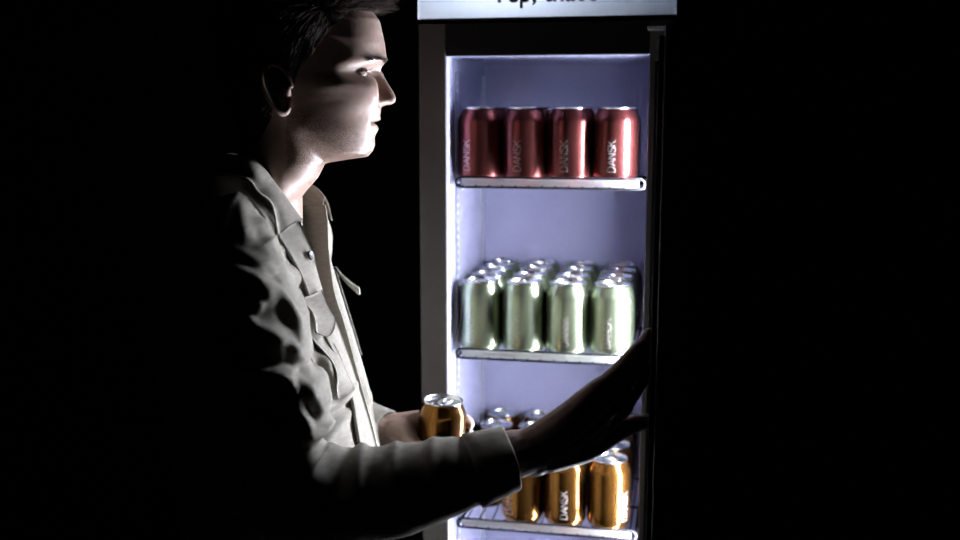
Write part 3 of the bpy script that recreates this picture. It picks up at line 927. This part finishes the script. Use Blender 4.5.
# ---- overshirt
TS = [(0.80, 0.128, -0.128, 0.186), (0.95, 0.126, -0.130, 0.186), (1.10, 0.122, -0.134, 0.186), (1.18, 0.117, -0.138, 0.187), (1.246, 0.107, -0.143, 0.190), (1.28, 0.098, -0.146, 0.193), (1.32, 0.087, -0.150, 0.196), (1.36, 0.075, -0.152, 0.199), (1.40, 0.063, -0.154, 0.200), (1.44, 0.052, -0.152, 0.199), (1.475, 0.039, -0.148, 0.188),
      (1.505, 0.018, -0.140, 0.163), (1.53, -0.006, -0.130, 0.128), (1.55, -0.022, -0.118, 0.098), (1.568, -0.034, -0.102, 0.072), (1.576, -0.04, -0.09, 0.055)]
shmb = MB(); G = []
for z_ in np.concatenate([np.linspace(0.80, 1.44, 34), np.linspace(1.45, 1.576, 22)]):
    xf = tab(z_, [(t_[0], t_[1]) for t_ in TS]); xb = tab(z_, [(t_[0], t_[2]) for t_ in TS]); w = tab(z_, [(t_[0], t_[3]) for t_ in TS])
    cx = xb + (xf - xb) * 0.47; row = []
    for ph in np.linspace(0, 2 * PI, 72, endpoint=False):
        r = superr(np.array(ph), xf - cx, cx - xb, w, 2.25)
        row.append((cx + r * math.cos(ph), r * math.sin(ph), z_))
    G.append(row)
shmb.grid(G, wrap_v=True, flip=True)
n72 = 72; last = (len(G) - 1) * n72
shmb.f.append(tuple(reversed(range(n72)))); shmb.sm.append(True)
shmb.f.append(tuple(range(last, last + n72))); shmb.sm.append(True)
RS = [((-0.035, -0.130, 1.490), 0.050), ((-0.024, -0.178, 1.452), 0.066), ((-0.004, -0.200, 1.380), 0.067), ((0.010, -0.208, 1.290), 0.064), ((0.028, -0.212, 1.228), 0.060), ((0.075, -0.210, 1.208), 0.056), ((0.160, -0.202, 1.214), 0.052), ((0.215, -0.191, 1.2255), 0.0435), ((0.262, -0.180, 1.2355), 0.0365)]
LS = [((-0.035, 0.130, 1.490), 0.050), ((-0.030, 0.178, 1.452), 0.066), ((-0.045, 0.205, 1.360), 0.065), ((-0.045, 0.215, 1.270), 0.062), ((-0.035, 0.212, 1.210), 0.056), ((0.000, 0.188, 1.190), 0.050), ((0.050, 0.150, 1.184), 0.042), ((0.094, 0.121, 1.180), 0.034)]
blob_chain(shmb, [p for p, r in RS], [r for p, r in RS], 28)
blob_chain(shmb, [p for p, r in LS], [r for p, r in LS], 28)
SV, SN, SF = remesh(shmb, 0.0034, 'shirt', 8, 0.5)

def fold(pts, width, amp, depth, near=True):
    """a ridge (amp > 0) or crease along a line drawn on the near side of the shirt"""
    global SV
    P = np.array([[L(px, py, depth)[0], L(px, py, depth)[2]] for px, py in pts])
    # resample smoothly
    Q = []
    for i in range(len(P) - 1):
        p0 = P[max(i - 1, 0)]; p1 = P[i]; p2 = P[i + 1]; p3 = P[min(i + 2, len(P) - 1)]
        for k in range(6):
            t_ = k / 6
            Q.append(0.5 * (2 * p1 + (p2 - p0) * t_ + (2 * p0 - 5 * p1 + 4 * p2 - p3) * t_ ** 2 + (3 * p1 - p0 - 3 * p2 + p3) * t_ ** 3))
    Q.append(P[-1]); Q = np.array(Q)
    xz = SV[:, [0, 2]]
    lo = Q.min(0) - 3 * width; hi = Q.max(0) + 3 * width
    sel = np.where((xz > lo).all(1) & (xz < hi).all(1) & (SV[:, 1] < 0.02) & (SN[:, 1] < 0.45))[0]
    if len(sel) == 0: return
    A = Q[:-1]; B = Q[1:]; AB = B - A; l2 = (AB ** 2).sum(1) + 1e-12
    p = xz[sel][:, None, :] - A[None]
    t_ = np.clip((p * AB[None]).sum(2) / l2[None], 0, 1)
    dist = np.linalg.norm(p - t_[..., None] * AB[None], axis=2)
    j = dist.argmin(1); dm = dist[np.arange(len(sel)), j]
    u = (j + t_[np.arange(len(sel)), j]) / len(A)
    taper = np.clip(np.minimum(u, 1 - u) * 5, 0.0, 1) ** 0.7
    w = amp * np.exp(-(dm / width) ** 2) * taper
    SV[sel] += SN[sel] * w[:, None]

def fbm_disp(scale, amp, seed, stretch=(1, 1, 1), sel=None):
    global SV
    ids = np.arange(len(SV)) if sel is None else np.where(sel)[0]
    for i in ids:
        p = SV[i]
        n_ = noise.noise(Vector((p[0] * scale * stretch[0] + seed, p[1] * scale * stretch[1], p[2] * scale * stretch[2])))
        SV[i] += SN[i] * n_ * amp
vis = (SV[:, 2] > 1.05)
chest = (SV[:, 1] > -0.150) & (SV[:, 0] > 0.0) & (SN[:, 0] > 0.2) & (SV[:, 2] > 1.25)
fbm_disp(16, 0.0036, 3.1, (1, 0.6, 1.0), vis & ~chest)
fbm_disp(34, 0.0040, 9.7, (1.2, 0.6, 0.8), vis & ~chest & (SV[:, 0] < 0.13))
fbm_disp(34, 0.0018, 9.7, (1.2, 0.6, 0.8), vis & ~chest & (SV[:, 0] >= 0.13))
# sleeve: armhole crease, seam ridge and the drapes that hang from the shoulder
fold([(255, 228), (278, 255), (292, 290), (302, 335), (310, 375)], 0.011, -0.008, -0.17)
fold([(232, 243), (250, 253), (266, 264), (278, 279), (287, 300)], 0.0050, 0.0035, -0.20)
fold([(228, 258), (250, 269), (270, 283), (284, 300), (294, 320), (303, 346)], 0.0075, 0.0120, -0.20)
fold([(240, 284), (258, 292), (272, 303)], 0.0080, 0.0070, -0.20)
fold([(248, 296), (263, 314), (280, 327), (295, 341), (306, 360)], 0.0070, 0.0105, -0.20)
fold([(222, 318), (250, 348), (270, 356), (290, 365), (306, 382), (320, 406), (332, 430)], 0.0075, 0.0150, -0.20)
fold([(278, 372), (292, 388), (306, 408), (316, 424)], 0.0070, 0.0080, -0.20)
fold([(246, 366), (270, 402), (294, 418), (318, 424), (342, 420)], 0.0075, 0.0130, -0.20)
fold([(278, 306), (288, 326), (294, 352), (313, 398), (324, 420)], 0.0110, 0.0045, -0.20)
fold([(300, 480), (318, 456), (342, 436)], 0.0085, 0.0060, -0.20)
fold([(352, 432), (346, 452), (350, 478)], 0.0065, -0.0040, -0.20)
fold([(368, 426), (362, 452), (368, 484)], 0.0065, 0.0040, -0.20)
fold([(398, 426), (395, 455), (402, 486)], 0.0060, 0.0028, -0.20)
fold([(436, 424), (432, 452), (442, 482)], 0.0065, 0.0032, -0.19)
fold([(462, 424), (462, 452), (472, 478)], 0.0060, -0.0026, -0.19)
fold([(484, 420), (482, 446), (490, 474)], 0.0060, 0.0028, -0.19)
# shoulder seam
fold([(240, 170), (237, 192), (237, 215), (239, 246)], 0.0030, 0.0026, -0.14)
fold([(246, 190), (258, 215), (275, 240), (290, 262)], 0.0080, 0.0050, -0.12)
fold([(252, 183), (268, 210), (283, 232)], 0.0080, -0.0050, -0.11)
# chest: placket stitching line and pulls below the pocket
fold([(318, 336), (324, 362), (332, 392)], 0.0040, -0.0040, -0.11)
fold([(328, 338), (334, 362), (341, 384)], 0.0045, 0.0040, -0.09)
fold([(312, 350), (320, 378), (332, 408)], 0.0045, 0.0045, -0.12)
zc_ = SV[:, 2]
dep = np.interp(zc_, [1.10, 1.22, 1.34, 1.44, 1.52], [0.0, 0.010, 0.018, 0.028, 0.030])
yc_ = np.interp(zc_, [1.22, 1.34, 1.50], [-0.006, -0.010, -0.018])
SV[:, 0] -= dep * np.exp(-((SV[:, 1] - yc_) / np.interp(zc_, [1.22, 1.5], [0.022, 0.046])) ** 4) * (SV[:, 0] > -0.03) * np.clip((SN[:, 0] + 0.1) * 3, 0, 1)
smb = MB(); smb.add(SV, SF)
shirt = smb.build('overshirt', M['shirt'], man)
tag(shirt, 'grey-beige cotton overshirt')
shirt_bvh = BVHTree.FromPolygons([Vector(p) for p in SV], SF)
def on_shirt(px, py, depth, off):
    """point on the near side of the shirt for a side-view position"""
    q = L(px, py, depth)
    o_ = Vector(CAM) ; 
    h = shirt_bvh.ray_cast(Vector((q[0], -0.6, q[2])), Vector((0, 1, 0)))
    return h[0] + h[1] * off, h[1]
def front_of_shirt(y, z, off):
    h = shirt_bvh.ray_cast(Vector((0.6, y, z)), Vector((-1, 0, 0)))
    return h[0] + h[1] * off, h[1]

def slab(mb, G, thick, offs=None):
    """closed sheet of the given thickness under grid G"""
    a, b = len(G), len(G[0])
    P = np.array([[tuple(p) for p in r] for r in G])
    du = np.gradient(P, axis=0); dv_ = np.gradient(P, axis=1)
    N = np.cross(du, dv_); N /= (np.linalg.norm(N, axis=2, keepdims=True) + 1e-9)
    Q = P - N * thick
    base = len(mb.v)
    vs = [tuple(p) for p in P.reshape(-1, 3)] + [tuple(p) for p in Q.reshape(-1, 3)]
    fs = []; o_ = a * b
    for i in range(a - 1):
        for j in range(b - 1):
            q = (i * b + j, (i + 1) * b + j, (i + 1) * b + j + 1, i * b + j + 1)
            fs.append(q); fs.append(tuple(k + o_ for k in reversed(q)))
    rim = [(0, j) for j in range(b)] + [(i, b - 1) for i in range(1, a)] + [(a - 1, j) for j in range(b - 2, -1, -1)] + [(i, 0) for i in range(a - 2, 0, -1)]
    ids = [i * b + j for i, j in rim]
    for k in range(len(ids)):
        p, q = ids[k], ids[(k + 1) % len(ids)]
        fs.append((q, p, p + o_, q + o_))
    mb.add(vs, fs)

def cat(P, n):
    P = [Vector(p) for p in P]; out = []
    m_ = len(P) - 1
    for k in range(n):
        t_ = k / (n - 1) * m_; i = min(int(t_), m_ - 1); t_ -= i
        p0 = P[max(i - 1, 0)]; p1 = P[i]; p2 = P[i + 1]; p3 = P[min(i + 2, m_)]
        out.append(0.5 * (2 * p1 + (p2 - p0) * t_ + (2 * p0 - 5 * p1 + 4 * p2 - p3) * t_ ** 2 + (3 * p1 - p0 - 3 * p2 + p3) * t_ ** 3))
    return out

def relax(G, it=3, keep_edge=()):
    P = np.array([[tuple(p) for p in r] for r in G])
    for _ in range(it):
        Q = P.copy()
        Q[1:-1] = (P[:-2] + 2 * P[1:-1] + P[2:]) / 4
        if 'edge' in keep_edge: Q[:, -1] = P[:, -1]
        P = Q
    return [[Vector(p) for p in r] for r in P]

# collar: stand and folded leaf, the man's right half and left half
def collar(s):
    if s < 0:
        foldl = [(-0.084, 0, 1.564), (-0.075, -0.048, 1.567), L(250, 157, -0.066), L(275, 185, -0.072), L(293, 209, -0.080), L(301, 220, -0.086)]
        outer = [(-0.128, 0, 1.545), (-0.116, -0.070, 1.553), L(239, 177, -0.108), L(258, 194, -0.122), L(271, 206, -0.126), L(277, 235, -0.128)]
        inner = [(-0.084, 0, 1.560), (-0.072, -0.046, 1.558), (-0.040, -0.062, 1.540), (-0.006, -0.060, 1.512), (0.018, -0.050, 1.490), (0.030, -0.036, 1.476)]
    else:
        foldl = [(-0.084, 0, 1.564), (-0.075, 0.048, 1.567), (-0.040, 0.068, 1.574), (0.004, 0.068, 1.548), (0.034, 0.058, 1.530), (0.046, 0.044, 1.519)]
        outer = [(-0.128, 0, 1.545), (-0.116, 0.070, 1.553), (-0.070, 0.108, 1.545), (-0.015, 0.116, 1.522), (0.030, 0.104, 1.508), (0.050, 0.078, 1.486)]
        inner = [(-0.084, 0, 1.560), (-0.072, 0.046, 1.558), (-0.040, 0.062, 1.540), (-0.006, 0.060, 1.512), (0.024, 0.046, 1.490), (0.044, 0.026, 1.474)]
    n = 40
    A, B, C_ = cat(inner, n), cat(foldl, n), cat(outer, n)
    G = []
    for i in range(n):
        row = []
        for t_ in np.linspace(0, 1, 7): row.append(A[i].lerp(B[i], t_))
        nrm_ = (B[i] - A[i]).cross(C_[i] - B[i])
        out_ = Vector((0, s, 0.35)).normalized()
        wob = noise.noise(Vector((i * 0.16, s * 3, 0))) * 0.0022
        for t_ in np.linspace(0.06, 1, 11):
            row.append(B[i].lerp(C_[i], t_) + out_ * (0.0065 * math.sin(PI * min(1, t_ * 1.15)) + wob * math.sin(PI * t_ * 0.9)))
        G.append(row)
    mb = MB(); slab(mb, G, 0.0022 if s < 0 else -0.0022)
    # raised seam just inside the leaf's edge
    st = MB()
    line = [G[i][-2].lerp(G[i][-1], 0.45) + Vector((0, s, 0.4)).normalized() * 0.0009 for i in range(1, n)]
    st.tube(line, 0.0011, 6)
    edge = [G[n - 2][7 + k].lerp(G[n - 1][7 + k], 0.4) + Vector((0.2, s, 0.3)).normalized() * 0.0009 for k in range(11)]
    st.tube(edge, 0.0011, 6)
    mb.add(st.v, st.f)
    return mb.build('collar', M['shirt'], shirt)
collar(-1); far_collar = collar(1)

# button band: the man's right front edge, standing a little proud
NEAR = [L(301, 221, -0.070), L(312, 245, -0.068), L(318, 270, -0.066), L(326, 300, -0.062), L(338, 325, -0.056), L(349, 356, -0.050), L(358, 385, -0.044), L(367, 412, -0.040), L(378, 450, -0.036), L(385, 500, -0.034), L(388, 560, -0.034)]
FAR = [L(325, 205, 0.012), L(328, 225, 0.012), L(330, 262, 0.010), L(334, 290, 0.008), L(343, 320, 0.006), L(352, 352, 0.004), L(360, 382, 0.002), L(368, 410, 0.0), L(377, 445, 0.0), L(385, 500, 0.0), L(388, 560, 0.0)]
ne, fe = cat(NEAR, 70), cat(FAR, 70)
G = []; BAND = []
for i, p in enumerate(ne):
    row = []
    for t_ in np.linspace(0, 1, 9):
        yy = p.y - 0.046 * (1 - t_)
        zz = p.z - 0.010 * (1 - t_)
        q, n_ = front_of_shirt(yy, zz, 0.0038)
        e = t_ ** 1.5
        row.append(Vector((q.x + (p.x - q.x) * e + noise.noise(Vector((p.z * 24, t_, 1))) * 0.0012 * t_, q.y + (yy - q.y) * e, zz)))
    G.append(row)
G = relax(G, 40, ('edge',)); BAND = G
mb = MB(); slab(mb, G, 0.0024)
mb.tube([r[0] + Vector((0.0, 0.0010, 0)) for r in G], 0.0022, 6)
mb.build('button_band', M['shirt'], shirt)
# front edge of his left side, standing away from the chest so its inner face stays in shade
G = []
for i, p in enumerate(fe):
    row = []
    wv = noise.noise(Vector((p.z * 16, 4.0, 0))) * 0.002
    for t_ in np.linspace(0, 1, 10):
        row.append(p + Vector((wv * (1 - t_) - 0.075 * t_ ** 1.2, 0.004 * t_ + 0.030 * t_ ** 2, 0)))
    G.append(row)
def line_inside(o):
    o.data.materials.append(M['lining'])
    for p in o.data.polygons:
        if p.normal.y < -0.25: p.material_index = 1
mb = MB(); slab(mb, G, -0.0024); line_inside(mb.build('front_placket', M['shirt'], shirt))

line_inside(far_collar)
# buttons
def button(p, n_, r=0.0058):
    mb = MB().lathe([(r, 0.0), (r * 1.03, 0.0012), (r * 0.9, 0.0024), (r * 0.72, 0.0018), (0.0001, 0.0017)], 20, True, False)
    q = n_.to_track_quat('Z', 'Y')
    mb.v = [tuple(q @ Vector(v_) + p) for v_ in mb.v]
    mb.build('button', M['button'], shirt)
bi = min(range(len(ne)), key=lambda k: abs(ne[k].z - 1.4615))
bp_ = BAND[bi][6]; bn = (BAND[bi + 1][6] - BAND[bi][6]).cross(BAND[bi][7] - BAND[bi][6]).normalized()
if bn.x < 0: bn = -bn
button(bp_ + bn * 0.0022, bn)

# chest pockets with lifted flaps
def pocket(s):
    lift = 0.011 if s < 0 else 0.022
    G = []
    for a in np.linspace(0, 1, 14):
        row = []
        for b_ in np.linspace(0, 1, 12):
            yy = s * (0.088 + 0.042 * b_)
            z_ = 1.420 - 0.006 * b_ - (0.036 + 0.014 * (1 - abs(2 * b_ - 1))) * a
            p, n_ = front_of_shirt(yy, z_, 0.0035 + lift * a ** 1.4)
            row.append(p)
        G.append(row)
    G = list(map(list, zip(*relax(list(map(list, zip(*relax(G, 6)))), 6))))
    mb = MB(); slab(mb, G, 0.0024 * (1 if s < 0 else -1))
    mb.build('pocket_flap', M['shirt'], shirt)
    G = []
    for a in np.linspace(0, 1, 20):
        row = []
        for b_ in np.linspace(0, 1, 12):
            yy = s * (0.088 + 0.042 * b_)
            p, n_ = front_of_shirt(yy, 1.412 - 0.115 * a, 0.0026)
            row.append(p)
        G.append(row)
    G = list(map(list, zip(*relax(list(map(list, zip(*relax(G, 6)))), 6))))
    mb = MB(); slab(mb, G, 0.0016 * (1 if s < 0 else -1))
    mb.build('pocket', M['shirt'], shirt)
pocket(-1); pocket(1)

# cuffs
def cuff(c0, c1, r0, r1):
    c0, c1 = Vector(c0), Vector(c1); ax = (c1 - c0).normalized()
    u = ax.cross(Vector((0, 0, 1))).normalized(); w = u.cross(ax)
    G = []
    for t_, r in ((0.0, r0), (0.03, r0 + 0.0022), (0.3, r0 * 0.7 + r1 * 0.3 + 0.0018), (0.6, r0 * 0.4 + r1 * 0.6 + 0.0018), (0.95, r1 + 0.0018), (1.0, r1), (0.97, r1 - 0.003), (0.5, r1 - 0.004)):
        row = []
        for k in range(36):
            a = 2 * PI * k / 36
            wob = 1 + 0.045 * math.sin(3 * a + 1.0) * t_ + 0.03 * math.sin(5 * a) * t_
            row.append(c0 + ax * (c1 - c0).length * t_ + (u * math.cos(a) + w * math.sin(a)) * r * wob)
        G.append(row)
    mb = MB(); mb.grid(G, wrap_v=True)
    mb.build('cuff', M['shirt'], shirt)
cuff((0.240, -0.186, 1.2300), (0.286, -0.176, 1.2415), 0.0410, 0.0360)
cuff((0.076, 0.134, 1.1815), (0.117, 0.104, 1.1785), 0.0370, 0.0330)

# undershirt showing at the neck
G = []
for z_, r in ((1.44, 0.062), (1.48, 0.064), (1.505, 0.062), (1.512, 0.060)):
    xf = tab(z_, XF) if z_ > 1.5 else 0.002 + (z_ - 1.5) * -0.4
    row = []
    for k in range(40):
        a = 2 * PI * k / 40
        row.append((-0.040 + (z_ - 1.5) * 0.9 + r * math.cos(a) * 0.85, r * math.sin(a), z_))
    G.append(row)
mb = MB(); mb.grid(G, wrap_v=True, flip=True); mb.build('undershirt', M['tee'], man)

# ---- trousers and shoes
tr_ = MB(); G = []
for z_ in np.linspace(0.80, 1.0, 8):
    G.append([(-0.002 + 0.112 * math.cos(a), 0.165 * math.sin(a), z_) for a in np.linspace(0, 2 * PI, 40, endpoint=False)])
tr_.grid(G, wrap_v=True, flip=True)
for s in (-1, 1):
    blob_chain(tr_, [(0.0, s * 0.088, 0.90), (0.01, s * 0.10, 0.70), (0.018, s * 0.105, 0.48), (-0.002, s * 0.11, 0.26), (-0.02, s * 0.115, 0.09)], [0.093, 0.086, 0.066, 0.062, 0.054], 24)
tr_.build('trousers', M['trouser'], man)
for s in (-1, 1):
    mb = MB(); G = []
    for x_, w, h, zb in ((-0.085, 0.012, 0.03, 0.01), (-0.080, 0.030, 0.065, 0.0), (-0.05, 0.036, 0.085, 0.0), (0.0, 0.037, 0.095, 0.0), (0.05, 0.041, 0.075, 0.0), (0.10, 0.047, 0.055, 0.0), (0.15, 0.044, 0.045, 0.0), (0.178, 0.030, 0.035, 0.002), (0.188, 0.010, 0.022, 0.008)):
        row = []
        for k in range(20):
            a = 2 * PI * k / 20
            cz = math.sin(a)
            row.append((x_, s * 0.115 + w * math.cos(a), max(zb, zb + h / 2 + h / 2 * cz)))
        G.append(row)
    mb.grid(G, wrap_v=True)
    mb.f.append(tuple(range(20))); mb.sm.append(True)
    mb.f.append(tuple(reversed(range(len(mb.v) - 20, len(mb.v))))); mb.sm.append(True)
    mb.build('shoe', M['shoe'], man)

# ---- the can in his left hand
pw = man.matrix_basis @ Vector((CAN_C.x, CAN_C.y, CAN_Z))
hc = can('orange', (pw.x, pw.y, pw.z), 2.6, "orange gold drink can held in the man's left hand")
hc.rotation_euler = (math.radians(1.5), math.radians(-2.5), 2.6)
